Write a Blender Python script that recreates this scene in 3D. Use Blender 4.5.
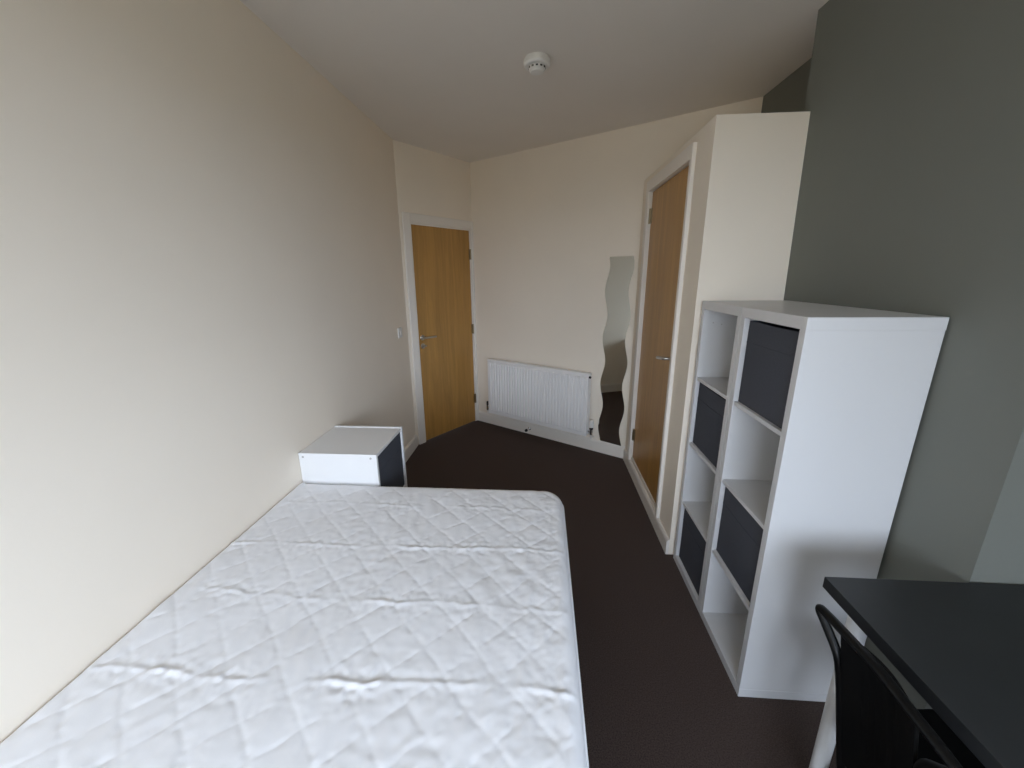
import bpy, bmesh, math, random
from mathutils import Vector, Matrix, noise

# ------------------------------------------------------------------ scene
for o in list(bpy.data.objects):
    bpy.data.objects.remove(o, do_unlink=True)
S = bpy.context.scene
C = S.collection
random.seed(7)
PI = math.pi

# ------------------------------------------------------------------ camera
CAM_H = 1.592
yaw, pitch, roll = math.radians(4.237), math.radians(15.276), math.radians(0.529)
fwd = Vector((-math.sin(yaw)*math.cos(pitch), math.cos(yaw)*math.cos(pitch), -math.sin(pitch)))
rgt = Vector((math.cos(yaw), math.sin(yaw), 0))
upv = rgt.cross(fwd)
cr = rgt*math.cos(roll) - upv*math.sin(roll)
cu = rgt*math.sin(roll) + upv*math.cos(roll)
cam = bpy.data.objects.new('camera', bpy.data.cameras.new('camera'))
C.objects.link(cam)
mw = Matrix((cr, cu, -fwd)).transposed().to_4x4()
mw.translation = (0, 0, CAM_H)
cam.matrix_world = mw
cam.data.sensor_fit = 'HORIZONTAL'
cam.data.sensor_width = 36
cam.data.lens = 398.12/1024*36
cam.data.clip_start = 0.02
S.camera = cam

# ------------------------------------------------------------------ light: overcast sky through the window behind the camera and an added side one
SKY = 16.3
world = bpy.data.worlds.new('overcast_sky'); S.world = world
world.use_nodes = True
wn, wl = world.node_tree.nodes, world.node_tree.links
wn.clear()
wo = wn.new('ShaderNodeOutputWorld'); wb = wn.new('ShaderNodeBackground')
tc = wn.new('ShaderNodeTexCoord'); sx = wn.new('ShaderNodeSeparateXYZ')
rp = wn.new('ShaderNodeValToRGB')
rp.color_ramp.elements[0].position = 0.49; rp.color_ramp.elements[0].color = (0.13, 0.13, 0.11, 1)     # ground
rp.color_ramp.elements[1].position = 0.52; rp.color_ramp.elements[1].color = (0.72, 0.83, 1.0, 1)      # cloud
mp = wn.new('ShaderNodeMapRange'); mp.inputs['From Min'].default_value = -1; mp.inputs['From Max'].default_value = 1
wl.new(tc.outputs['Generated'], sx.inputs[0]); wl.new(sx.outputs['Z'], mp.inputs['Value'])
wl.new(mp.outputs[0], rp.inputs[0]); wl.new(rp.outputs[0], wb.inputs['Color'])
wb.inputs['Strength'].default_value = SKY
wl.new(wb.outputs[0], wo.inputs[0])

# window openings: one in the wall behind the camera, an unseen one added in the alcove wall to brighten the left wall
XR_NEAR = 1.40                            # alcove wall, behind the desk
WX0, WX1, WZ0, WZ1, WY = -1.0, 1.0, 0.8, 2.45, -2.4
SY0, SY1, SZ0, SZ1 = -1.8, -0.2, 1.1, 2.4
def portal(loc, rot, w_, h_):
    pl = bpy.data.lights.new('window_portal', 'AREA')
    pl.shape = 'RECTANGLE'; pl.size = w_; pl.size_y = h_; pl.cycles.is_portal = True
    po = bpy.data.objects.new('window_portal', pl); C.objects.link(po)
    po.location = loc; po.rotation_euler = rot
BACKWIN, ADDED_SIDEWIN = True, True
if BACKWIN: portal(((WX0+WX1)/2, WY-0.02, (WZ0+WZ1)/2), (PI/2, 0, 0), WX1-WX0, WZ1-WZ0)
if ADDED_SIDEWIN: portal((XR_NEAR+0.02, (SY0+SY1)/2, (SZ0+SZ1)/2), (PI/2, 0, PI/2), SY1-SY0, SZ1-SZ0)

vs = S.view_settings
vs.view_transform = 'Standard'; vs.look = 'None'; vs.gamma = 1; vs.use_curve_mapping = False
vs.exposure = 0.0
S.cycles.max_bounces = 14; S.cycles.diffuse_bounces = 10

# ------------------------------------------------------------------ materials
def mat(name, col, rough=0.6, metal=0.0, spec=0.5, var=0.0, vscale=4.0, bump=0.0, bscale=200.0, coords='Object', aniso=None):
    m = bpy.data.materials.new(name); m.use_nodes = True
    n, l = m.node_tree.nodes, m.node_tree.links
    b = n['Principled BSDF']
    b.inputs['Base Color'].default_value = (*col, 1)
    b.inputs['Roughness'].default_value = rough
    b.inputs['Metallic'].default_value = metal
    b.inputs['Specular IOR Level'].default_value = spec
    t = n.new('ShaderNodeTexCoord'); mpg = n.new('ShaderNodeMapping')
    l.new(t.outputs[coords], mpg.inputs[0])
    if aniso: mpg.inputs['Scale'].default_value = aniso
    if var > 0:
        nz = n.new('ShaderNodeTexNoise'); nz.inputs['Scale'].default_value = vscale; nz.inputs['Detail'].default_value = 5
        r = n.new('ShaderNodeValToRGB')
        r.color_ramp.elements[0].position = 0.3; r.color_ramp.elements[1].position = 0.7
        r.color_ramp.elements[0].color = (*[c*(1-var) for c in col], 1)
        r.color_ramp.elements[1].color = (*[min(1, c*(1+var)) for c in col], 1)
        l.new(mpg.outputs[0], nz.inputs['Vector']); l.new(nz.outputs['Fac'], r.inputs[0]); l.new(r.outputs[0], b.inputs['Base Color'])
    if bump > 0:
        nb = n.new('ShaderNodeTexNoise'); nb.inputs['Scale'].default_value = bscale; nb.inputs['Detail'].default_value = 3
        bp = n.new('ShaderNodeBump'); bp.inputs['Strength'].default_value = bump; bp.inputs['Distance'].default_value = 0.002
        l.new(mpg.outputs[0], nb.inputs['Vector']); l.new(nb.outputs['Fac'], bp.inputs['Height']); l.new(bp.outputs[0], b.inputs['Normal'])
    return m

def oak(name, base):
    m = bpy.data.materials.new(name); m.use_nodes = True
    n, l = m.node_tree.nodes, m.node_tree.links
    b = n['Principled BSDF']; b.inputs['Roughness'].default_value = 0.36
    t = n.new('ShaderNodeTexCoord'); mpg = n.new('ShaderNodeMapping')
    mpg.inputs['Scale'].default_value = (9, 9, 0.55)
    l.new(t.outputs['Object'], mpg.inputs[0])
    nz = n.new('ShaderNodeTexNoise'); nz.inputs['Scale'].default_value = 1.6; nz.inputs['Detail'].default_value = 6; nz.inputs['Distortion'].default_value = 1.4
    fine = n.new('ShaderNodeTexNoise'); fine.inputs['Scale'].default_value = 14; fine.inputs['Detail'].default_value = 4
    l.new(mpg.outputs[0], nz.inputs['Vector']); l.new(mpg.outputs[0], fine.inputs['Vector'])
    mx = n.new('ShaderNodeMix'); mx.data_type = 'FLOAT'; mx.inputs[0].default_value = 0.35
    l.new(nz.outputs['Fac'], mx.inputs[2]); l.new(fine.outputs['Fac'], mx.inputs[3])
    r = n.new('ShaderNodeValToRGB')
    r.color_ramp.elements[0].position = 0.32; r.color_ramp.elements[0].color = (*[c*0.80 for c in base], 1)
    r.color_ramp.elements[1].position = 0.68; r.color_ramp.elements[1].color = (*[c*1.16 for c in base], 1)
    l.new(mx.outputs[0], r.inputs[0]); l.new(r.outputs[0], b.inputs['Base Color'])
    return m

M = {}
M['cream'] = mat('cream_wall_paint', (0.86, 0.782, 0.672), 0.75, spec=0.2, var=0.015, vscale=2, bump=0.10, bscale=90)
M['ceiling'] = mat('ceiling_paint', (0.80, 0.76, 0.71), 0.9, spec=0.1, var=0.015, vscale=2, bump=0.08, bscale=70)
M['green'] = mat('sage_grey_wall_paint', (0.170, 0.176, 0.155), 0.62, spec=0.3, var=0.03, vscale=2, bump=0.10, bscale=90)
M['gloss'] = mat('white_gloss_woodwork', (0.82, 0.775, 0.71), 0.35, spec=0.5, var=0.01)
M['carpet'] = mat('dark_brown_carpet', (0.080, 0.059, 0.052), 0.95, spec=0.1, var=0.35, vscale=220, bump=1.0, bscale=420)
M['oak'] = oak('oak_veneer', (0.44, 0.235, 0.062))
M['white'] = mat('white_laminate', (0.80, 0.80, 0.80), 0.38, spec=0.5, var=0.006)
M['shelf'] = mat('white_foil_shelf', (0.66, 0.66, 0.665), 0.38, spec=0.5, var=0.006)
M['rad'] = mat('white_radiator_enamel', (0.86, 0.85, 0.84), 0.3, spec=0.5, var=0.005)
M['steel'] = mat('satin_steel', (0.55, 0.53, 0.50), 0.32, metal=1.0, var=0.04, vscale=30)
M['chrome'] = mat('chrome', (0.75, 0.75, 0.76), 0.12, metal=1.0, var=0.02, vscale=30)
M['brass'] = mat('dull_brass_hinge', (0.32, 0.25, 0.15), 0.4, metal=1.0, var=0.05, vscale=30)
M['rubber'] = mat('black_rubber', (0.012, 0.012, 0.013), 0.6, var=0.05)
M['fabric'] = mat('charcoal_box_fabric', (0.072, 0.076, 0.092), 0.9, spec=0.2, var=0.12, vscale=300, bump=0.5, bscale=600)
M['quilt'] = mat('white_quilted_cotton', (0.86, 0.868, 0.895), 0.85, spec=0.15, var=0.01, vscale=12, bump=0.12, bscale=500)
M['divan'] = mat('grey_divan_fabric', (0.25, 0.25, 0.26), 0.9, spec=0.2, var=0.08, vscale=200, bump=0.4, bscale=500)
M['desk'] = mat('black_brown_laminate', (0.022, 0.0235, 0.025), 0.40, spec=0.5, var=0.10, vscale=6)
M['leg'] = mat('white_metal_leg', (0.78, 0.78, 0.78), 0.35, var=0.01)
M['chair'] = mat('black_chair_plastic', (0.0025, 0.0025, 0.0025), 0.6, spec=0.15, var=0.06)
M['tube'] = mat('black_gloss_tube', (0.003, 0.003, 0.003), 0.36, spec=0.25, var=0.05)
M['plastic'] = mat('white_plastic', (0.78, 0.77, 0.74), 0.4, var=0.01)
M['hole'] = mat('grey_cam_cap', (0.45, 0.44, 0.42), 0.6, var=0.02)
M['slot'] = mat('dark_slot', (0.03, 0.03, 0.03), 0.8, var=0.02)
M['upvc'] = mat('white_window_frame', (0.8, 0.8, 0.8), 0.3, var=0.01)
mm = bpy.data.materials.new('mirror_silver'); mm.use_nodes = True
_b = mm.node_tree.nodes['Principled BSDF']
_b.inputs['Base Color'].default_value = (0.80, 0.83, 0.80, 1); _b.inputs['Metallic'].default_value = 1; _b.inputs['Roughness'].default_value = 0.015
M['mirror'] = mm
gm = bpy.data.materials.new('window_glass'); gm.use_nodes = True
_n, _l = gm.node_tree.nodes, gm.node_tree.links; _n.clear()
_o = _n.new('ShaderNodeOutputMaterial'); _t = _n.new('ShaderNodeBsdfTransparent'); _g = _n.new('ShaderNodeBsdfGlossy'); _x = _n.new('ShaderNodeMixShader')
_g.inputs['Roughness'].default_value = 0.02; _x.inputs[0].default_value = 0.06
_l.new(_t.outputs[0], _x.inputs[1]); _l.new(_g.outputs[0], _x.inputs[2]); _l.new(_x.outputs[0], _o.inputs[0])
M['glass'] = gm

# ------------------------------------------------------------------ helpers
def link_mesh(name, bm, m, parent=None, smooth=False, bevel=0.0, seg=2):
    me = bpy.data.meshes.new(name)
    bmesh.ops.recalc_face_normals(bm, faces=bm.faces[:])
    bm.to_mesh(me); bm.free()
    if isinstance(m, str): m = M[m]
    me.materials.append(m)
    if smooth:
        for p in me.polygons: p.use_smooth = True
    o = bpy.data.objects.new(name, me); C.objects.link(o)
    if parent: o.parent = parent
    if bevel > 0:
        b = o.modifiers.new('bevel', 'BEVEL'); b.width = bevel; b.segments = seg; b.limit_method = 'ANGLE'; b.angle_limit = math.radians(40)
    return o

def add_box(bm, x0, x1, y0, y1, z0, z1, mtx=None):
    vs_ = [bm.verts.new((x, y, z)) for x in (x0, x1) for y in (y0, y1) for z in (z0, z1)]
    if mtx is not None:
        for v in vs_: v.co = mtx @ v.co
    for f in ((0,1,3,2), (4,6,7,5), (0,4,5,1), (2,3,7,6), (0,2,6,4), (1,5,7,3)):
        bm.faces.new([vs_[i] for i in f])
    return vs_

def box(name, dims, m, parent=None, bevel=0.0, mtx=None, seg=2):
    bm = bmesh.new(); add_box(bm, *dims, mtx=mtx)
    return link_mesh(name, bm, m, parent, bevel=bevel, seg=seg)

def add_prism(bm, pts, z0, z1):
    lo = [bm.verts.new((*p, z0)) for p in pts]; hi = [bm.verts.new((*p, z1)) for p in pts]
    n = len(pts)
    bm.faces.new(lo[::-1]); bm.faces.new(hi)
    for i in range(n):
        bm.faces.new((lo[i], lo[(i+1) % n], hi[(i+1) % n], hi[i]))

def prism(name, pts, z0, z1, m, parent=None, bevel=0.0):
    bm = bmesh.new(); add_prism(bm, pts, z0, z1)
    return link_mesh(name, bm, m, parent, bevel=bevel)

def add_tube(bm, path, rads, seg=16, closed=False, caps=True):
    path = [Vector(p) for p in path]
    n = len(path)
    if not isinstance(rads, (list, tuple)): rads = [rads]*n
    rings = []; ref = None
    for i, p in enumerate(path):
        if closed: t = path[(i+1) % n]-path[i-1]
        else: t = path[min(i+1, n-1)]-path[max(i-1, 0)]
        t.normalize()
        if ref is None:
            ref = Vector((0, 0, 1)) if abs(t.z) < 0.9 else Vector((1, 0, 0))
        a = (ref - t*ref.dot(t)).normalized(); b = t.cross(a); ref = a
        rings.append([bm.verts.new(p+(a*math.cos(2*PI*k/seg)+b*math.sin(2*PI*k/seg))*rads[i]) for k in range(seg)])
    m_ = n if closed else n-1
    for i in range(m_):
        A_, B_ = rings[i], rings[(i+1) % n]
        for k in range(seg):
            bm.faces.new((A_[k], A_[(k+1) % seg], B_[(k+1) % seg], B_[k]))
    if caps and not closed:
        bm.faces.new(rings[0][::-1]); bm.faces.new(rings[-1])

def tube(name, path, rads, m, parent=None, seg=16, closed=False):
    bm = bmesh.new(); add_tube(bm, path, rads, seg, closed)
    o = link_mesh(name, bm, m, parent, smooth=True)
    e = o.modifiers.new('es', 'EDGE_SPLIT'); e.split_angle = math.radians(50)
    return o

def lathe(name, prof, m, parent=None, seg=40, mtx=None):
    """prof: list of (radius, z); revolved round z"""
    bm = bmesh.new(); rings = []
    for r, z in prof:
        rings.append([bm.verts.new((r*math.cos(2*PI*k/seg), r*math.sin(2*PI*k/seg), z)) for k in range(seg)])
    for a, b in zip(rings, rings[1:]):
        for k in range(seg): bm.faces.new((a[k], a[(k+1) % seg], b[(k+1) % seg], b[k]))
    bm.faces.new(rings[0][::-1]); bm.faces.new(rings[-1])
    if mtx is not None: bmesh.ops.transform(bm, matrix=mtx, verts=bm.verts[:])
    o = link_mesh(name, bm, m, parent, smooth=True)
    e = o.modifiers.new('es', 'EDGE_SPLIT'); e.split_angle = math.radians(35)
    return o

def thing(name, label, cat, loc=(0, 0, 0), rotz=0.0, group=None):
    o = bpy.data.objects.new(name, None); C.objects.link(o)
    o.location = loc; o.rotation_euler = (0, 0, rotz); o.empty_display_size = 0.1
    tag(o, label, cat, group); return o
def tag(o, label, cat, group=None):
    o['label'] = label; o['category'] = cat
    if group: o['group'] = group
    return o
def struct(o, label, cat):
    o['kind'] = 'structure'; o['label'] = label; o['category'] = cat
    return o
def bez(pts, rad, n=6):
    """polyline with rounded corners"""
    pts = [Vector(p) for p in pts]; out = [pts[0]]
    for a, b, c in zip(pts, pts[1:], pts[2:]):
        r = min(rad, (a-b).length*0.49, (c-b).length*0.49)
        p0 = b+(a-b).normalized()*r; p2 = b+(c-b).normalized()*r
        for i in range(n+1):
            t = i/n; out.append(p0*(1-t)**2+b*2*t*(1-t)+p2*t*t)
    out.append(pts[-1]); return out

# ------------------------------------------------------------------ room geometry
XL, H = -1.199, 2.648
A = Vector((XL, 3.510)); D = Vector((0.55693, 0.83056)); DL = 0.8895
B = A + D*DL
E = Vector((0.84729, -0.53113))
XC = 0.759                      # face of the built-in closet
YC = 2.055                      # its end face
XCH, YCH0, YCH1 = 1.172, 0.993, 2.10     # chimney breast
XR_FAR = 1.36             # right wall behind the closet / behind the desk
YW = WY                                  # inner face of window wall
bk_end = B + E*((XR_FAR+0.06-B.x)/E.x)
Cc = B + E*((XC-B.x)/E.x)                # closet face meets back wall
nD = Vector((-D.y, D.x))                 # out of the room behind door wall
nE = Vector((-E.y, E.x))                 # out of the room behind back wall

T = 0.10
out_pts = [(XL-T, YW-0.3), (XR_NEAR+0.3, YW-0.3), (XR_NEAR+0.3, 3.1), tuple(B+nE*0.5+D*0.2), (XL-T-0.3, 4.3)]
o = prism('floor', out_pts, -0.06, 0.0, 'carpet'); struct(o, 'dark brown carpet covering the whole bedroom floor', 'floor')
o = prism('ceiling', out_pts, H, H+0.06, 'ceiling'); struct(o, 'off-white flat ceiling with the smoke alarm', 'ceiling')

o = box('wall_left', (XL-T, XL, YW-0.3, A.y, 0, H), 'cream'); struct(o, 'long plain cream wall along the bed', 'wall')

# door wall, with an opening for the door leaf
MD = Matrix((( D.x, nD.x, 0, A.x), (D.y, nD.y, 0, A.y), (0, 0, 1, 0), (0, 0, 0, 1)))   # local x along the wall, y outwards
bm = bmesh.new()
add_box(bm, -0.10, 0.095, 0, T, 0, H, MD); add_box(bm, 0.874, DL+0.10, 0, T, 0, H, MD); add_box(bm, 0.095, 0.874, 0, T, 2.055, H, MD)
o = link_mesh('wall_door', bm, 'cream'); struct(o, 'narrow angled cream wall holding the entrance door', 'wall')

ME = Matrix(((E.x, nE.x, 0, B.x), (E.y, nE.y, 0, B.y), (0, 0, 1, 0), (0, 0, 0, 1)))
EL = (bk_end-B).length
o = box('wall_back', (0, EL, 0, T, 0, H), 'cream', mtx=ME); struct(o, 'slanted cream far wall with radiator and wavy mirror', 'wall')

o = box('wall_right', (XR_FAR, XR_FAR+T, YCH1-0.05, bk_end.y+0.1, 0, H), 'green'); struct(o, 'dark green recess wall seen above the closet', 'wall')
def chx(z): return 1.205-0.0245*z            # far arris leans into the room
bm = bmesh.new()
lo = [bm.verts.new(p) for p in ((XCH+0.002, YCH0, 0), (XR_NEAR+0.3, YCH0, 0), (XR_NEAR+0.3, YCH1, 0), (chx(0), YCH1, 0))]
hi = [bm.verts.new(p) for p in ((XCH+0.002, YCH0, H), (XR_NEAR+0.3, YCH0, H), (XR_NEAR+0.3, YCH1, H), (chx(H), YCH1, H))]
bm.faces.new(lo); bm.faces.new(hi)
for i in range(4): bm.faces.new((lo[i], lo[(i+1) % 4], hi[(i+1) % 4], hi[i]))
bmesh.ops.subdivide_edges(bm, edges=bm.edges[:], cuts=6, use_grid_fill=True)
o = link_mesh('wall_chimney', bm, 'green'); struct(o, 'sage grey chimney breast behind the cube shelves', 'wall')
def holed_wall(name, axis, lo, hi, face, thick, hole, m, label):
    """wall slab along one axis (x or y) with an optional window hole (a0, a1, z0, z1)"""
    bm = bmesh.new()
    def bx(a0, a1, z0, z1):
        f0, f1 = min(face, face+thick), max(face, face+thick)
        if axis == 'x': add_box(bm, a0, a1, f0, f1, z0, z1)
        else: add_box(bm, f0, f1, a0, a1, z0, z1)
    if hole:
        h0, h1, z0, z1 = hole
        bx(lo, h0, 0, H); bx(h1, hi, 0, H); bx(h0, h1, 0, z0); bx(h0, h1, z1, H)
    else: bx(lo, hi, 0, H)
    o = link_mesh(name, bm, m); struct(o, label, 'wall')
holed_wall('wall_window', 'x', XL-T, XR_NEAR+0.35, YW, -0.30, (WX0, WX1, WZ0, WZ1) if BACKWIN else None, 'cream', 'cream end wall behind the viewer')
holed_wall('wall_alcove', 'y', YW, YCH0, XR_NEAR, 0.30, (SY0, SY1, SZ0, SZ1) if ADDED_SIDEWIN else None, 'green', 'sage grey alcove wall behind the desk')

def window(name, loc, rotz, width, height, label):
    w = bpy.data.objects.new(name, None); C.objects.link(w); w.location = loc; w.rotation_euler = (0, 0, rotz)
    struct(w, label, 'window')
    hw, hh = width/2, height
    bm = bmesh.new()
    for d in ((-hw, hw, -0.03, 0.03, 0, 0.05), (-hw, hw, -0.03, 0.03, hh-0.05, hh), (-hw, -hw+0.05, -0.03, 0.03, 0.05, hh-0.05), (hw-0.05, hw, -0.03, 0.03, 0.05, hh-0.05), (-0.03, 0.03, -0.03, 0.03, 0.05, hh-0.05)):
        add_box(bm, *d)
    link_mesh('window_frame', bm, 'upvc', w)
    for a, b in ((-hw+0.05, -0.03), (0.03, hw-0.05)):
        box('pane', (a, b, -0.003, 0.003, 0.05, hh-0.05), 'glass', w)
    box('window_sill', (-hw, hw, 0.03, 0.24, -0.02, 0.0), 'gloss', w, bevel=0.005)
if BACKWIN: window('window_1', ((WX0+WX1)/2, YW-0.2, WZ0), 0, WX1-WX0, WZ1-WZ0, 'white framed window in the end wall behind the viewer')
if ADDED_SIDEWIN: window('window_2_added', (XR_NEAR+0.2, (SY0+SY1)/2, SZ0), PI/2, SY1-SY0, SZ1-SZ0, 'unseen white framed window added in the alcove wall for extra daylight')  # unseen side window, added for more daylight on the left wall

# closet: boxed-in cupboard
FO0, FO1, FOZ0, FOZ1 = 2.285, 3.10, 0.115, 2.155       # door opening in its front
bm = bmesh.new()
add_box(bm, XC, XC+0.045, YC, FO0, 0, 2.263); add_box(bm, XC, XC+0.045, FO1, Cc.y, 0, 2.263)
add_box(bm, XC, XC+0.045, FO0, FO1, FOZ1, 2.263); add_box(bm, XC, XC+0.045, FO0, FO1, 0, FOZ0)
def cside(z): return 1.205-0.0245*z+0.004
vs8 = [bm.verts.new(p) for p in ((XC+0.045, YC, 0), (cside(0), YC, 0), (cside(0), YC+0.04, 0), (XC+0.045, YC+0.04, 0), (XC+0.045, YC, 2.263), (cside(2.263), YC, 2.263), (cside(2.263), YC+0.04, 2.263), (XC+0.045, YC+0.04, 2.263))]
for f in ((3, 2, 1, 0), (4, 5, 6, 7), (0, 1, 5, 4), (1, 2, 6, 5), (2, 3, 7, 6), (3, 0, 4, 7)): bm.faces.new([vs8[i] for i in f])
e2 = B + E*((XR_FAR-B.x)/E.x)
c2 = B + E*((XC+0.045-B.x)/E.x)
add_prism(bm, [(XC+0.045, YC+0.04), (XCH, YC+0.04), (XCH, YCH1), (XR_FAR, YCH1), tuple(e2), tuple(c2)], 2.215, 2.262)
o = link_mesh('wall_closet', bm, 'cream'); struct(o, 'cream boxed-in closet that stops short of the ceiling', 'closet')

# baseboards: 115 mm with rounded top edge
def skirting(name, p, q, label, h=0.115, t=0.016, extend=0.0):
    p, q = Vector(p), Vector(q); d = (q-p).normalized(); n = Vector((d.y, -d.x)); L = (q-p).length
    prof = [(0, 0), (t, 0), (t, h-0.018), (t*0.75, h-0.008), (t*0.4, h), (0, h)]
    bm = bmesh.new(); ends = []
    for s in (0, L):
        ends.append([bm.verts.new((p.x+d.x*s+n.x*a, p.y+d.y*s+n.y*a, b)) for a, b in prof])
    k = len(prof)
    for i in range(k): bm.faces.new((ends[0][i], ends[0][(i+1) % k], ends[1][(i+1) % k], ends[1][i]))
    bm.faces.new(ends[0][::-1]); bm.faces.new(ends[1])
    o = link_mesh(name, bm, 'gloss'); struct(o, label, 'baseboard'); return o
skirting('baseboard_left', (XL, YW), (XL, A.y), 'white baseboard along the long cream wall by the bed')
skirting('baseboard_back', B, Cc, 'white baseboard under the radiator and the wavy mirror')
skirting('baseboard_closet', (XC, Cc.y-0.012), (XC, YC-0.0), 'white baseboard across the closet front below its door', h=0.10)
skirting('baseboard_chimney', (chx(0), YCH1), (XCH+0.002, YCH0), 'white baseboard along the chimney breast behind the shelves')
skirting('baseboard_alcove', (XR_NEAR, YCH0), (XR_NEAR, YW), 'white baseboard of the alcove under the desk')

# ------------------------------------------------------------------ doors
def lever_handle(parent, origin, along, out, name='handle'):
    """round rose, spindle and lever; origin on the door face"""
    o_ = Vector(origin); al = Vector(along).normalized(); ot = Vector(out).normalized()
    up = ot.cross(al)
    mtx = Matrix((al, up, ot)).transposed().to_4x4(); mtx.translation = o_
    h_ = lathe(name, [(0.0005, 0), (0.026, 0), (0.026, 0.006), (0.023, 0.009), (0.0005, 0.009)], 'steel', parent, mtx=mtx)
    pth = bez([o_+ot*0.005, o_+ot*0.052, o_+ot*0.052+al*0.125], 0.02)
    tube('lever', pth, 0.0095, 'steel', h_, seg=14)
    return h_

# entrance door
d1 = bpy.data.objects.new('door_1', None); C.objects.link(d1)
d1.matrix_world = MD
struct(d1, 'plain oak veneer entrance door in the angled far corner', 'door')
box('leaf', (0.126, 0.843, 0.004, 0.048, 0.006, 2.026), 'oak', d1, bevel=0.0015)
bm = bmesh.new()      # lining with stop
add_box(bm, 0.095, 0.122, 0.0, T, 0, 2.03); add_box(bm, 0.847, 0.874, 0.0, T, 0, 2.03); add_box(bm, 0.095, 0.874, 0.0, T, 2.030, 2.055)
add_box(bm, 0.122, 0.134, 0.050, 0.08, 0, 2.03); add_box(bm, 0.835, 0.847, 0.050, 0.08, 0, 2.03)
link_mesh('lining', bm, 'gloss', d1)
for nm, dm in (('architrave', (0.028, 0.108, -0.018, 0.0, 0, 2.115)), ('architrave', (0.860, DL-0.002, -0.018, 0.0, 0, 2.115)), ('architrave', (0.108, 0.860, -0.018, 0.0, 2.043, 2.115))):
    box(nm, dm, 'gloss', d1, bevel=0.007, seg=3)
h1 = lever_handle(d1, (0.165, 0.004, 1.035), (1, 0, 0), (0, -1, 0))
mt = Matrix(((1, 0, 0, 0.165), (0, 0, -1, 0.004), (0, 1, 0, 0.955), (0, 0, 0, 1)))
th = lathe('thumb_turn', [(0.0005, 0), (0.025, 0), (0.025, 0.006), (0.022, 0.008), (0.0005, 0.008)], 'steel', d1, mtx=mt)
box('turn_bar', (0.150, 0.196, -0.022, -0.004, 0.950, 0.960), 'steel', th, bevel=0.003)
for z in (1.80, 1.045, 0.27):
    bm = bmesh.new(); add_tube(bm, [(0.8455, -0.006, z-0.05), (0.8455, -0.006, z+0.05)], 0.0075, 12)
    add_box(bm, 0.830, 0.861, -0.0005, 0.004, z-0.05, z+0.05)
    link_mesh('hinge', bm, 'brass', d1)

# closet door
d2 = bpy.data.objects.new('door_2', None); C.objects.link(d2); d2.location = (XC, FO0, 0)
struct(d2, 'oak veneer closet door beside the tall white shelves', 'door')
FW = FO1-FO0
box('leaf', (0.008, 0.048, 0.014, FW-0.014, 0.130, 2.142), 'oak', d2, bevel=0.0015)
bm = bmesh.new()
add_box(bm, 0.0, 0.045, 0, 0.011, FOZ0, FOZ1); add_box(bm, 0.0, 0.045, FW-0.011, FW, FOZ0, FOZ1)
add_box(bm, 0.0, 0.045, 0.011, FW-0.011, 2.145, FOZ1); add_box(bm, 0.0, 0.045, 0.011, FW-0.011, FOZ0, 0.128)
link_mesh('lining', bm, 'gloss', d2)
box('architrave', (-0.022, 0, -0.024, 0.010, 0.102, 2.218), 'gloss', d2, bevel=0.004, seg=3)
box('architrave', (-0.022, 0, FW-0.010, FW+0.055, 0.102, 2.218), 'gloss', d2, bevel=0.004, seg=3)
box('architrave', (-0.022, 0, 0.010, FW-0.010, 2.146, 2.218), 'gloss', d2, bevel=0.004, seg=3)
lever_handle(d2, (0.008, 0.050, 1.115), (0, 1, -0.14), (-1, 0, 0))
for z in (1.985, 0.33):
    bm = bmesh.new(); add_tube(bm, [(-0.001, FW-0.014, z-0.05), (-0.001, FW-0.014, z+0.05)], 0.0075, 12)
    add_box(bm, 0.003, 0.008, FW-0.045, FW-0.012, z-0.05, z+0.05)
    link_mesh('hinge', bm, 'brass', d2)

# ------------------------------------------------------------------ radiator
rd = thing('radiator', 'white ribbed panel radiator on the slanted far wall', 'radiator')
rd.matrix_world = ME
s0, s1, rz0, rz1 = 0.230, 1.384, 0.158, 0.750
bm = bmesh.new(); NR = 34; prof = []
pitch_r = (s1-s0-0.03)/NR
for i in range(NR):
    x = s0+0.015+i*pitch_r
    prof += [(x, -0.090), (x+0.16*pitch_r, -0.090), (x+0.32*pitch_r, -0.102), (x+0.84*pitch_r, -0.102)]
prof.append((s1-0.015, -0.090))
zs_ = [rz0+0.03, rz0+0.045, rz1-0.045, rz1-0.03]
rows = []
for k, z in enumerate(zs_):
    rows.append([bm.verts.new((x, y if k in (1, 2) else -0.090, z)) for x, y in prof])
for a, b in zip(rows, rows[1:]):
    for i in range(len(prof)-1): bm.faces.new((a[i], a[i+1], b[i+1], b[i]))
link_mesh('ribbed_face', bm, 'rad', rd)
bm = bmesh.new()
add_box(bm, s0, s1, -0.0905, -0.075, rz0, rz0+0.03); add_box(bm, s0, s1, -0.0905, -0.075, rz1-0.03, rz1)
add_box(bm, s0, s0+0.015, -0.0905, -0.075, rz0+0.03, rz1-0.03); add_box(bm, s1-0.015, s1, -0.0905, -0.075, rz0+0.03, rz1-0.03)
add_box(bm, s0+0.015, s1-0.015, -0.0895, -0.075, rz0+0.03, rz1-0.03)
link_mesh('panel', bm, 'rad', rd, bevel=0.003)
bm = bmesh.new(); add_box(bm, s0+0.004, s1-0.004, -0.080, -0.035, rz1-0.012, rz1-0.002)
for i in range(24):
    x = s0+0.05+i*(s1-s0-0.12)/23
    add_box(bm, x, x+0.018, -0.078, -0.037, rz1-0.003, rz1+0.0008)
link_mesh('top_grille', bm, 'rad', rd)
for x in (s0, s1-0.004):
    box('side_panel', (x, x+0.004, -0.088, -0.030, rz0+0.01, rz1-0.002), 'rad', rd, bevel=0.002)
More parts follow.
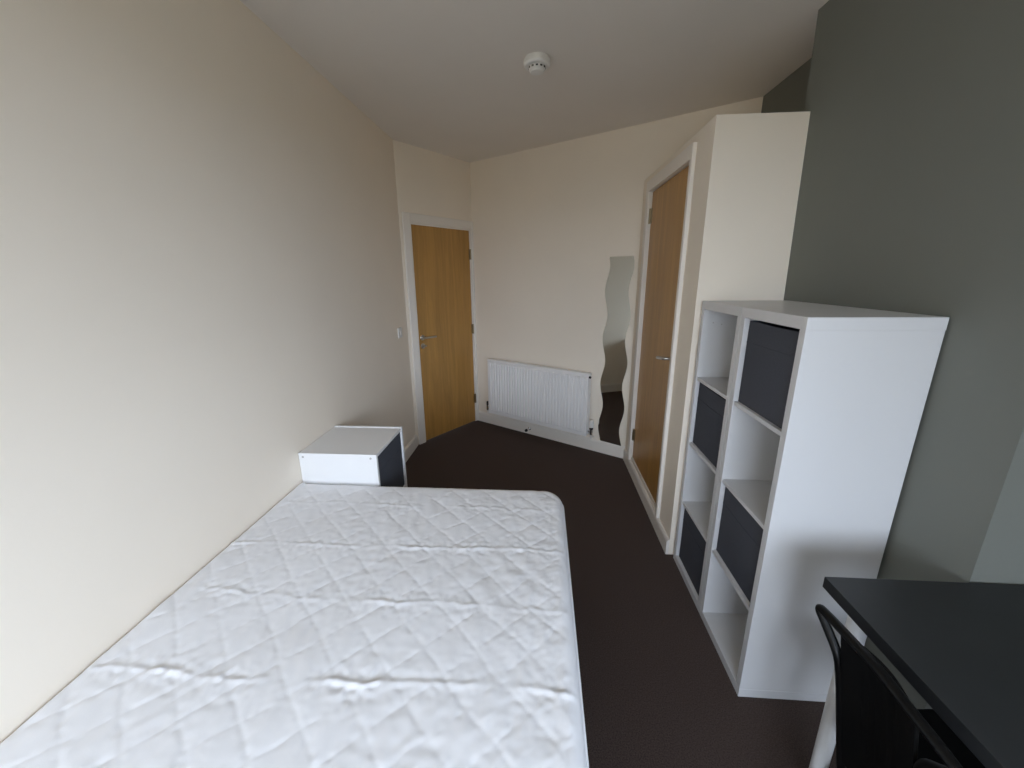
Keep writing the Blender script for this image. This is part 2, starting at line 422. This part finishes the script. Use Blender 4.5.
for x in (s0+0.20, s1-0.20):
    box('wall_bracket', (x-0.02, x+0.02, -0.075, 0.0, rz0+0.06, rz1-0.06), 'rad', rd)
tube('bleed_valve', [(s1-0.002, -0.075, rz1-0.035), (s1+0.016, -0.075, rz1-0.035)], 0.010, 'rubber', rd, seg=12)
# valves and their pipes into the baseboard/floor
for x, sg, nm in ((s0, -1, 'lockshield_valve'), (s1, 1, 'thermostatic_valve')):
    xv = x+sg*0.035
    v_ = tube(nm, [(x-sg*0.004, -0.060, rz0+0.045), (xv, -0.060, rz0+0.045)], 0.011, 'chrome', rd, seg=14)
    tube('valve_body', [(xv, -0.060, rz0+0.018), (xv, -0.060, rz0+0.075)], [0.014, 0.014], 'chrome', v_, seg=14)
    if sg > 0:
        tube('valve_nut', [(xv, -0.060, rz0+0.07), (xv, -0.060, rz0+0.088)], 0.0185, 'rubber', v_, seg=8)
        lathe('valve_head', [(0.0005, 0), (0.018, 0), (0.021, 0.01), (0.021, 0.06), (0.017, 0.07), (0.0005, 0.071)], 'plastic', v_, mtx=Matrix.Translation((xv, -0.060, rz0+0.088)), seg=20)
        tube('pipe', bez([(xv, -0.060, rz0+0.02), (xv, -0.060, rz0-0.02), (xv, -0.001, rz0-0.02)], 0.015), 0.0075, 'plastic', v_, seg=12)
    else:
        lathe('valve_cap', [(0.0005, 0), (0.013, 0), (0.012, 0.035), (0.009, 0.042), (0.0005, 0.042)], 'rubber', v_, mtx=Matrix.Translation((xv, -0.060, rz0+0.075)), seg=16)
        tube('pipe', bez([(xv, -0.060, rz0+0.02), (xv, -0.060, rz0-0.02), (xv, -0.001, rz0-0.02)], 0.015), 0.0075, 'plastic', v_, seg=12)

# door stop on the baseboard under the radiator
ds = thing('door_stop', 'small metal door stop with black tip below the radiator', 'door stop')
ds.matrix_world = ME @ Matrix.Translation((0.715, 0, 0.06))
mt = Matrix(((1, 0, 0, 0), (0, 0, -1, -0.016), (0, 1, 0, 0), (0, 0, 0, 1)))
lathe('mount', [(0.0005, 0), (0.016, 0), (0.016, 0.005), (0.009, 0.010), (0.009, 0.055), (0.0005, 0.055)], 'chrome', ds, mtx=mt, seg=20)
mt2 = mt.copy(); mt2.translation = (0, -0.071, 0)
lathe('rubber_tip', [(0.0005, 0), (0.014, 0), (0.015, 0.004), (0.013, 0.018), (0.0005, 0.020)], 'rubber', ds, mtx=mt2, seg=20)

# ------------------------------------------------------------------ wavy mirror, standing on the baseboard against the wall
mr = thing('mirror', 'tall frameless wavy-edged mirror beside the closet', 'mirror')
mr.matrix_world = ME @ Matrix.Translation((1.46, 0, 0)) @ Matrix.Rotation(math.radians(-3.0), 4, 'Z') @ Matrix.Translation((-1.46, 0, 0))
def wave(z, ph):
    return 0.017*math.sin(2*PI*(z-0.16)/0.40+ph)
NZ = 90; mz0, mz1 = 0.118, 1.730
def mirror_slab(name, y0, y1, m, inset=0.0):
    bm = bmesh.new(); prev = None
    for i in range(NZ+1):
        z = mz0+(mz1-mz0)*i/NZ
        a = 1.481+wave(z, PI)+inset; b = 1.684+wave(z, PI)-inset
        cur = [bm.verts.new((a, y0, z)), bm.verts.new((b, y0, z)), bm.verts.new((b, y1, z)), bm.verts.new((a, y1, z))]
        if prev:
            for k in range(4): bm.faces.new((prev[k], prev[(k+1) % 4], cur[(k+1) % 4], cur[k]))
        else: bm.faces.new(cur[::-1])
        prev = cur
    bm.faces.new(prev)
    return link_mesh(name, bm, m, mr)
mirror_slab('glass', -0.009, -0.005, 'mirror')
mirror_slab('backing', -0.005, -0.0005, 'plastic', 0.003)

# ------------------------------------------------------------------ light switch
sw = thing('light_switch', 'small white light switch on the cream wall before the door', 'switch', (XL, 3.30, 1.13))
box('plate', (0.0, 0.009, -0.043, 0.043, -0.043, 0.043), 'plastic', sw, bevel=0.003)
rk = box('rocker', (0.009, 0.014, -0.011, 0.011, -0.018, 0.018), 'plastic', sw, bevel=0.002)
for y in (-0.03, 0.03):
    bm = bmesh.new(); add_tube(bm, [(0.0085, y, 0), (0.0098, y, 0)], 0.004, 12)
    link_mesh('screw', bm, 'steel', sw)

# ------------------------------------------------------------------ smoke alarm
sm = thing('smoke_alarm', 'round white smoke alarm on the ceiling', 'smoke alarm', (-0.034, 2.375, H))
fl = Matrix.Scale(-1, 4, (0, 0, 1))
lathe('base', [(0.0005, 0), (0.060, 0), (0.062, 0.004), (0.062, 0.010), (0.0005, 0.010)], 'plastic', sm, mtx=fl)
lathe('body', [(0.0005, 0.010), (0.066, 0.010), (0.068, 0.014), (0.067, 0.030), (0.060, 0.037), (0.040, 0.040), (0.0005, 0.040)], 'plastic', sm, mtx=fl)
lathe('chamber', [(0.0005, 0.039), (0.044, 0.039), (0.042, 0.052), (0.032, 0.062), (0.0005, 0.064)], 'plastic', sm, mtx=fl)
for k in range(12):
    a = 2*PI*k/12
    mtx = Matrix.Rotation(a, 4, 'Z')
    box('vent_slot', (0.0405, 0.0440, -0.006, 0.006, -0.0490, -0.042), 'slot', sm, mtx=mtx)

# ------------------------------------------------------------------ cube shelf units (two, side by side)
XS, YS, UW, UH, UD = 0.780, 1.235, 0.396, 1.465, 0.386
TS, TT, TI = 0.030, 0.038, 0.016
def shelf_unit(y0, label):
    u = thing('cube_shelf', label, 'shelf', (XS, y0, 0), group='pair of tall white cube shelves')
    box('bottom_panel', (0, UD, 0, UW, 0.0, TT), 'shelf', u, bevel=0.0012)
    box('top_panel', (0, UD, 0, UW, UH-TT, UH), 'shelf', u, bevel=0.0012)
    box('side_panel', (0.0008, UD-0.0008, 0.0008, TS, TT, UH-TT), 'shelf', u, bevel=0.0010)
    box('side_panel', (0.0008, UD-0.0008, UW-TS, UW-0.0008, TT, UH-TT), 'shelf', u, bevel=0.0010)
    cell = (UH-2*TT-3*TI)/4
    zs = []
    for k in range(4):
        zs.append(TT+k*(cell+TI))
        if k: box('shelf_board', (0.004, UD-0.002, TS, UW-TS, zs[k]-TI, zs[k]), 'shelf', u, bevel=0.0008)
    # small cam caps inside the far panel, near its top corners
    for xx in (0.05, 0.09):
        bm = bmesh.new(); add_tube(bm, [(xx, UW-TS-0.0007, UH-TT-0.055-xx*0.2), (xx, UW-TS+0.001, UH-TT-0.055-xx*0.2)], 0.003, 10)
        link_mesh('dowel_hole', bm, 'hole', u)
    return u, zs, cell
uN, zsh, cell = shelf_unit(YS, 'tall white four-cube shelf nearest the desk')
uF, _, _ = shelf_unit(YS+UW+0.0015, 'tall white four-cube shelf next to the closet')

def fabric_box(x, y0, z, w, d, h, label, group, facing=-1):
    """open fabric bin; front at local x=0, facing -x"""
    f = thing('storage_box', label, 'storage box', (x, y0, z), 0 if facing < 0 else PI, group)
    t = 0.006
    n = 10
    # front, slightly bulged
    bm = bmesh.new(); g = {}
    for i in range(n+1):
        for j in range(n+1):
            a, b = i/n, j/n
            bul = 0.006*math.sin(PI*a)*math.sin(PI*b)
            for k, xx in enumerate((-bul, t-bul)):
                g[i, j, k] = bm.verts.new((xx, a*w, b*h - 0.003*math.sin(PI*a)*b))
    for i in range(n):
        for j in range(n):
            bm.faces.new((g[i, j, 0], g[i+1, j, 0], g[i+1, j+1, 0], g[i, j+1, 0]))
            bm.faces.new((g[i, j, 1], g[i, j+1, 1], g[i+1, j+1, 1], g[i+1, j, 1]))
    for i in range(n):
        for (j) in (0, n):
            bm.faces.new((g[i, j, 0], g[i, j, 1], g[i+1, j, 1], g[i+1, j, 0]))
            bm.faces.new((g[j, i, 0], g[j, i+1, 0], g[j, i+1, 1], g[j, i, 1]))
    link_mesh('front_panel', bm, 'fabric', f, smooth=False)
    bm = bmesh.new()
    add_box(bm, t, d, 0, t, 0, h); add_box(bm, t, d, w-t, w, 0, h); add_box(bm, d-t, d, t, w-t, 0, h); add_box(bm, t, d-t, t, w-t, 0, t)
    link_mesh('bin_body', bm, 'fabric', f)
    # stitched hem across the top of the front
    bm = bmesh.new()
    prev = None
    for i in range(13):
        a = i/12; 
        cur = []
        for b in (0.74, 0.755):
            bul = 0.006*math.sin(PI*a)*math.sin(PI*b)
            cur += [bm.verts.new((-bul-0.0012, a*w, b*h)), bm.verts.new((-bul+0.001, a*w, b*h))]
        if prev:
            for q in ((0, 1), (1, 3), (3, 2), (2, 0)): bm.faces.new((prev[q[0]], prev[q[1]], cur[q[1]], cur[q[0]]))
        prev = cur
    link_mesh('hem', bm, 'fabric', f)
    return f
bw = UW-2*TS-0.012
for (yy, k, lab) in ((YS, 3, 'charcoal fabric box in the top cube of the shelf nearest the desk'),
                     (YS, 1, 'charcoal fabric box low in the shelf nearest the desk, second cube up'),
                     (YS+UW+0.0015, 2, 'charcoal fabric box in the third cube up of the shelf by the closet'),
                     (YS+UW+0.0015, 0, 'charcoal fabric box in the bottom cube of the shelf by the closet')):
    fabric_box(XS+0.018, yy+TS+0.006, zsh[k]+0.001, bw, UD-0.045, cell-0.012, lab, 'charcoal boxes in the tall cube shelves')

# ------------------------------------------------------------------ bedside cube with fabric drawer
NX0, NX1, NY0, NY1, NZH = XL+0.003, -0.798, 1.734, 2.108, 0.750
ns = thing('bedside_cabinet', 'white open-front bedside cube cabinet against the cream wall', 'bedside table', (NX0, NY0, 0))
nw, nd = NY1-NY0, NX1-NX0
nt = 0.016
def notched(y0, y1, top, front):
    """side panel cut away at the foot for the baseboard"""
    bm = bmesh.new()
    pr = [(0.018, 0), (front, 0), (front, top), (0, top), (0, 0.122), (0.018, 0.122)]
    f0 = [bm.verts.new((x, y0, z)) for x, z in pr]; f1 = [bm.verts.new((x, y1, z)) for x, z in pr]
    bm.faces.new(f0); bm.faces.new(f1[::-1])
    for i in range(6): bm.faces.new((f0[i], f0[(i+1) % 6], f1[(i+1) % 6], f1[i]))
    return link_mesh('side_panel', bm, 'white', ns, bevel=0.001)
notched(0, nt, NZH, nd)
notched(nw-nt, nw, NZH+0.003, nd+0.003)
box('top_panel', (0, nd-0.001, nt, nw-nt, NZH-nt-0.001, NZH-0.001), 'white', ns, bevel=0.0008)
box('shelf_board', (0.006, nd-0.003, nt, nw-nt, 0.375, 0.391), 'white', ns, bevel=0.0008)
box('bottom_panel', (0.020, nd-0.001, nt, nw-nt, 0.020, 0.036), 'white', ns, bevel=0.0008)
box('back_panel', (0.0, 0.004, nt, nw-nt, 0.130, NZH-nt-0.001), 'white', ns)
for x in (0.022, nd-0.030):
    bm = bmesh.new(); add_tube(bm, [(x, -0.0012, NZH-0.020), (x, 0.002, NZH-0.020)], 0.0055, 14)
    link_mesh('screw_cap', bm, 'hole', ns)
fabric_box(NX1-0.007, NY1-nt-0.004, 0.392, nw-2*nt-0.008, nd-0.030, 0.332, 'charcoal fabric drawer in the bedside cabinet next to the bed', None, facing=1)

# ------------------------------------------------------------------ bed
BX0, BX1, BY0, BY1, BZ = XL+0.008, 0.108, -0.19, 1.724, 0.608
bb = thing('bed_base', 'grey fabric divan bed base under the white mattress', 'bed', (BX0, BY0, 0))
box('divan_box', (0.018, BX1-BX0-0.015, 0.01, BY1-BY0-0.015, 0.045, 0.318), 'divan', bb, bevel=0.012, seg=3)
for x in (0.10, BX1-BX0-0.12):
    for y in (0.12, BY1-BY0-0.14):
        lathe('foot', [(0.0005, 0), (0.022, 0), (0.026, 0.008), (0.026, 0.046), (0.0005, 0.046)], 'rubber', bb, mtx=Matrix.Translation((x, y, 0)), seg=16)

mtt = thing('mattress', 'mattress in a crumpled white quilted cover with diamond stitching', 'mattress', (0, 0, 0))
RCR, RCL, RE, SK = 0.095, 0.030, 0.040, 0.220
def sd(x, y):
    """signed distance to the rounded-rectangle plan (negative inside) and nearest boundary point"""
    cx, cy, hx, hy = (BX0+BX1)/2, (BY0+BY1)/2, (BX1-BX0)/2, (BY1-BY0)/2
    px, py = x-cx, y-cy
    RC = RCR if px > 0 else RCL
    qx, qy = abs(px)-(hx-RC), abs(py)-(hy-RC)
    sx_, sy_ = (1 if px >= 0 else -1), (1 if py >= 0 else -1)
    if qx > 0 and qy > 0:
        l = math.hypot(qx, qy); d = l-RC
        nx, ny = qx/l*sx_, qy/l*sy_
    elif qx > qy: d = qx-RC; nx, ny = sx_, 0
    else: d = qy-RC; nx, ny = 0, sy_
    return d, nx, ny
def N(x, y, s, k=0.0): return noise.noise(Vector((x*s, y*s, k)))
creases = [(1.535, 0.5), (1.262, 1.0), (1.000, 0.75), (0.742, 1.15), (0.478, 0.9), (0.2, 0.9)]
def relief(x, y):
    wx = x+0.012*N(x, y, 5, 1.0)+0.004*N(x, y, 20, 2.0); wy = y+0.012*N(x, y, 5, 5.0)+0.004*N(x, y, 20, 6.0)
    a = ((wx+wy+0.05)/0.146) % 1.0; a = min(a, 1-a)*0.146/1.414
    b = ((wx-wy+1.165)/0.149) % 1.0; b = min(b, 1-b)*0.149/1.414
    m = min(a, b)
    z = 0.0013*(1-math.exp(-a/0.016))*(1-math.exp(-b/0.016))            # low padding
    fa = 0.75+0.9*N(x, y, 8, 31.0); fb = 0.45+0.9*N(x, y, 8, 33.0)
    z -= 0.0012*(max(0, fa)*math.exp(-(a/0.0040)**2)+max(0, fb)*math.exp(-(b/0.0040)**2))       # stitch lines, tighter in places
    z += 0.0016*math.exp(-m/0.016)*N(x, y, 55, 9.0)                         # puckers along the stitching
    # packing creases across the bed: thin, broken ridges
    for k, (yc, am) in enumerate(creases):
        if abs(y-yc) > 0.14: continue
        yy = yc+0.020*N(x, 0, 2.2, 20+k)+0.012*N(x, 0, 8, 40+k)+0.006*N(x, 0, 24, 60+k)+0.02*(x+0.5)*(1 if k % 2 else -0.6)
        am2 = am*max(0.0, 0.55+1.25*N(x, 0, 5.5, 80+k))
        t = y-yy; w_ = 0.0075+0.003*N(x, 0, 15, 70+k)
        z += am2*(0.0034*math.exp(-(t/w_)**2)-0.0008*math.exp(-((t-0.016)/0.009)**2))
        z += am2*0.0040*math.exp(-(t/0.045)**2)*N(x*1.6+0.4*y, y*1.4, 36, 90+k)
    # loose little folds near the open side, fine crumpling, broad undulation
    ed = max(0.0, 1-(BX1-x)/0.34)
    z += 0.0034*ed*N(x*1.3+0.3*y, y*0.8, 22, 11.0)+0.0014*ed*N(x*1.3-0.5*y, y, 60, 12.0)
    z += 0.0042*N(x*1.3+0.3*y, y*0.55, 17, 13.0)*max(0, N(x, y, 3.0, 14.0)+0.35)
    z += 0.0022*N(x, y, 32, 16.0)*max(0, N(x, y, 4.0, 18.0)+0.35)
    z += 0.005*N(x, y, 2.6, 15.0)
    return z
step = 0.0052
nx_, ny_ = int((BX1-BX0+2*SK)/step), int((BY1-BY0+2*SK)/step)
verts, faces, idx = [], [], {}
def gx(i):
    return BX0-SK+(BX1-BX0+2*SK)*i/nx_
def gy(j):
    return BY0-SK+(BY1-BY0+2*SK)*j/ny_
for j in range(ny_+1):
    y = gy(j)
    for i in range(nx_+1):
        x = gx(i); d, ux, uy = sd(x, y)
        if d > SK: continue
        if d <= 0:
            rloc = 0.010 if ux < -0.5 else RE      # hardly rounded where it presses against the wall
            if -d < rloc:
                t = rloc+d         # distance into the rounded edge
                zz = BZ-rloc+math.sqrt(max(0.0, rloc*rloc-t*t)) ; f = 1-t/rloc
            else: zz = BZ; f = 1.0
            f = max(0.15, f)
            p = (x, y, zz-0.006+relief(x, y)*f)
        else:
            bx_, by_ = x-ux*d, y-uy*d
            off = 0.002+0.006*N(bx_, by_, 12, d*8)*min(1, d/0.06)*(0 if ux < -0.5 else 1)-0.010*max(0, (d-0.15)/0.1)
            p = (bx_+ux*off*(1 if ux > -0.5 else 0), by_+uy*off, BZ-(0.010 if ux < -0.5 else RE)-0.006-d)
        idx[i, j] = len(verts); verts.append(p)
for j in range(ny_):
    for i in range(nx_):
        q = [(i, j), (i+1, j), (i+1, j+1), (i, j+1)]
        k = [idx[c] for c in q if c in idx]
        if len(k) >= 3: faces.append(k)
me = bpy.data.meshes.new('quilted_cover'); me.from_pydata(verts, [], faces); me.update()
me.materials.append(M['quilt'])
for p in me.polygons: p.use_smooth = True
qc = bpy.data.objects.new('quilted_cover', me); C.objects.link(qc); qc.parent = mtt
# mattress body inside the cover, and the piping round its upper edge
def rrect(off, n=10):
    pts = []
    x0, x1, y0, y1, rr, rl = BX0-min(off, 0.0), BX1+off, BY0-off, BY1+off, RCR+off, max(0.01, RCL+off)
    for cx, cy, a0, r in ((x1-rr, y1-rr, 0, rr), (x0+rl, y1-rl, 90, rl), (x0+rl, y0+rl, 180, rl), (x1-rr, y0+rr, 270, rr)):
        for k in range(n+1):
            a = math.radians(a0+90*k/n); pts.append((cx+r*math.cos(a), cy+r*math.sin(a)))
    return pts
prism('mattress_body', rrect(-0.012), 0.320, BZ-0.03, 'quilt', mtt)
tube('piping', [(x, y, BZ-RE-0.012) for x, y in rrect(0.002)], 0.0045, 'quilt', mtt, seg=8, closed=True)

# ------------------------------------------------------------------ desk
DX0, DX1, DY0, DY1, DZ, DT = 0.795, 1.392, -0.22, 0.988, 0.775, 0.034
dk = thing('desk', 'black-brown desk with white tubular legs in the near right corner', 'desk', (DX0, DY0, 0))
box('table_top', (0, DX1-DX0, 0, DY1-DY0, DZ-DT, DZ), 'desk', dk, bevel=0.0012)
for x in (0.066, DX1-DX0-0.066):
    for y in (0.06, DY1-DY0-0.058):
        lg = tube('leg', [(x, y, 0.016), (x, y, DZ-DT-0.004)], [0.0205, 0.0235], 'leg', dk, seg=24)
        box('mounting_plate', (x-0.045, x+0.045, y-0.045, y+0.045, DZ-DT-0.005, DZ-DT), 'leg', lg, bevel=0.001)
        lathe('foot', [(0.0005, 0), (0.019, 0), (0.0205, 0.004), (0.0205, 0.017), (0.0005, 0.017)], 'rubber', lg, mtx=Matrix.Translation((x, y, 0)), seg=20)

# ------------------------------------------------------------------ chair: black, tube frame, leaning back, pushed up to the desk (faces +x)
CY = 0.705; CXT, CZT = 0.715, 0.775
lean = 0.20
def bx_at(z): return CXT+(CZT-z)*lean
ch = thing('chair', 'black tube-framed chair with a solid back, pushed up to the desk', 'chair', (0, 0, 0))
sz = 0.445
def P(z, y): return Vector((bx_at(z), y, z))
hwid = 0.185
loop = [P(0.001, CY+0.104), P(0.40, CY+0.104), P(0.50, CY+0.104), P(0.60, CY+0.104), P(0.69, CY+0.110), P(0.768, CY+hwid), P(CZT, CY+hwid-0.04), P(CZT+0.014, CY), P(CZT, CY-hwid+0.04), P(0.768, CY-hwid), P(0.69, CY-0.110), P(0.60, CY-0.104), P(0.50, CY-0.104), P(0.40, CY-0.104), P(0.001, CY-0.104)]
tube('back_frame', bez(loop, 0.03, 5), 0.0105, 'tube', ch, seg=14)
bm = bmesh.new(); prev = None
for i in range(13):
    a = i/12; y = CY-0.098+0.196*a
    cur = []
    bow = 0.018*math.sin(PI*a)
    for z in (0.36, 0.50, 0.65, 0.778):
        cur.append(bm.verts.new((bx_at(z)+bow+0.004, y, z+0.010*math.sin(PI*a)*(1 if z > 0.75 else 0))))
    for z in (0.778, 0.65, 0.50, 0.36):
        cur.append(bm.verts.new((bx_at(z)+bow-0.006, y, z+0.010*math.sin(PI*a)*(1 if z > 0.75 else 0))))
    if prev:
        for k in range(8): bm.faces.new((prev[k], prev[(k+1) % 8], cur[(k+1) % 8], cur[k]))
    else: bm.faces.new(cur[::-1])
    prev = cur
bm.faces.new(prev)
link_mesh('backrest', bm, 'chair', ch, bevel=0.003)
sx0 = bx_at(sz)+0.012
bm = bmesh.new(); add_prism(bm, [(sx0, CY-0.125), (sx0+0.05, CY-0.16), (sx0+0.34, CY-0.18), (sx0+0.38, CY-0.15), (sx0+0.38, CY+0.15), (sx0+0.34, CY+0.18), (sx0+0.05, CY+0.16), (sx0, CY+0.125)], sz-0.012, sz+0.020)
link_mesh('seat', bm, 'chair', ch, bevel=0.010, seg=3)
for s_ in (-1, 1):      # rear legs cross the frame from the front of the seat back to the floor
    tube('leg', [(sx0+0.30, CY+s_*0.168, sz-0.012), (sx0+0.06, CY+s_*0.168, 0.17), (sx0-0.085, CY+s_*0.165, 0.001)], 0.0100, 'tube', ch, seg=12)
tube('stretcher', [(bx_at(0.12), CY-0.100, 0.12), (bx_at(0.12), CY+0.100, 0.12)], 0.008, 'tube', ch, seg=10)
tube('stretcher', [(sx0+0.02, CY-0.166, 0.125), (sx0+0.02, CY+0.166, 0.125)], 0.008, 'tube', ch, seg=10)
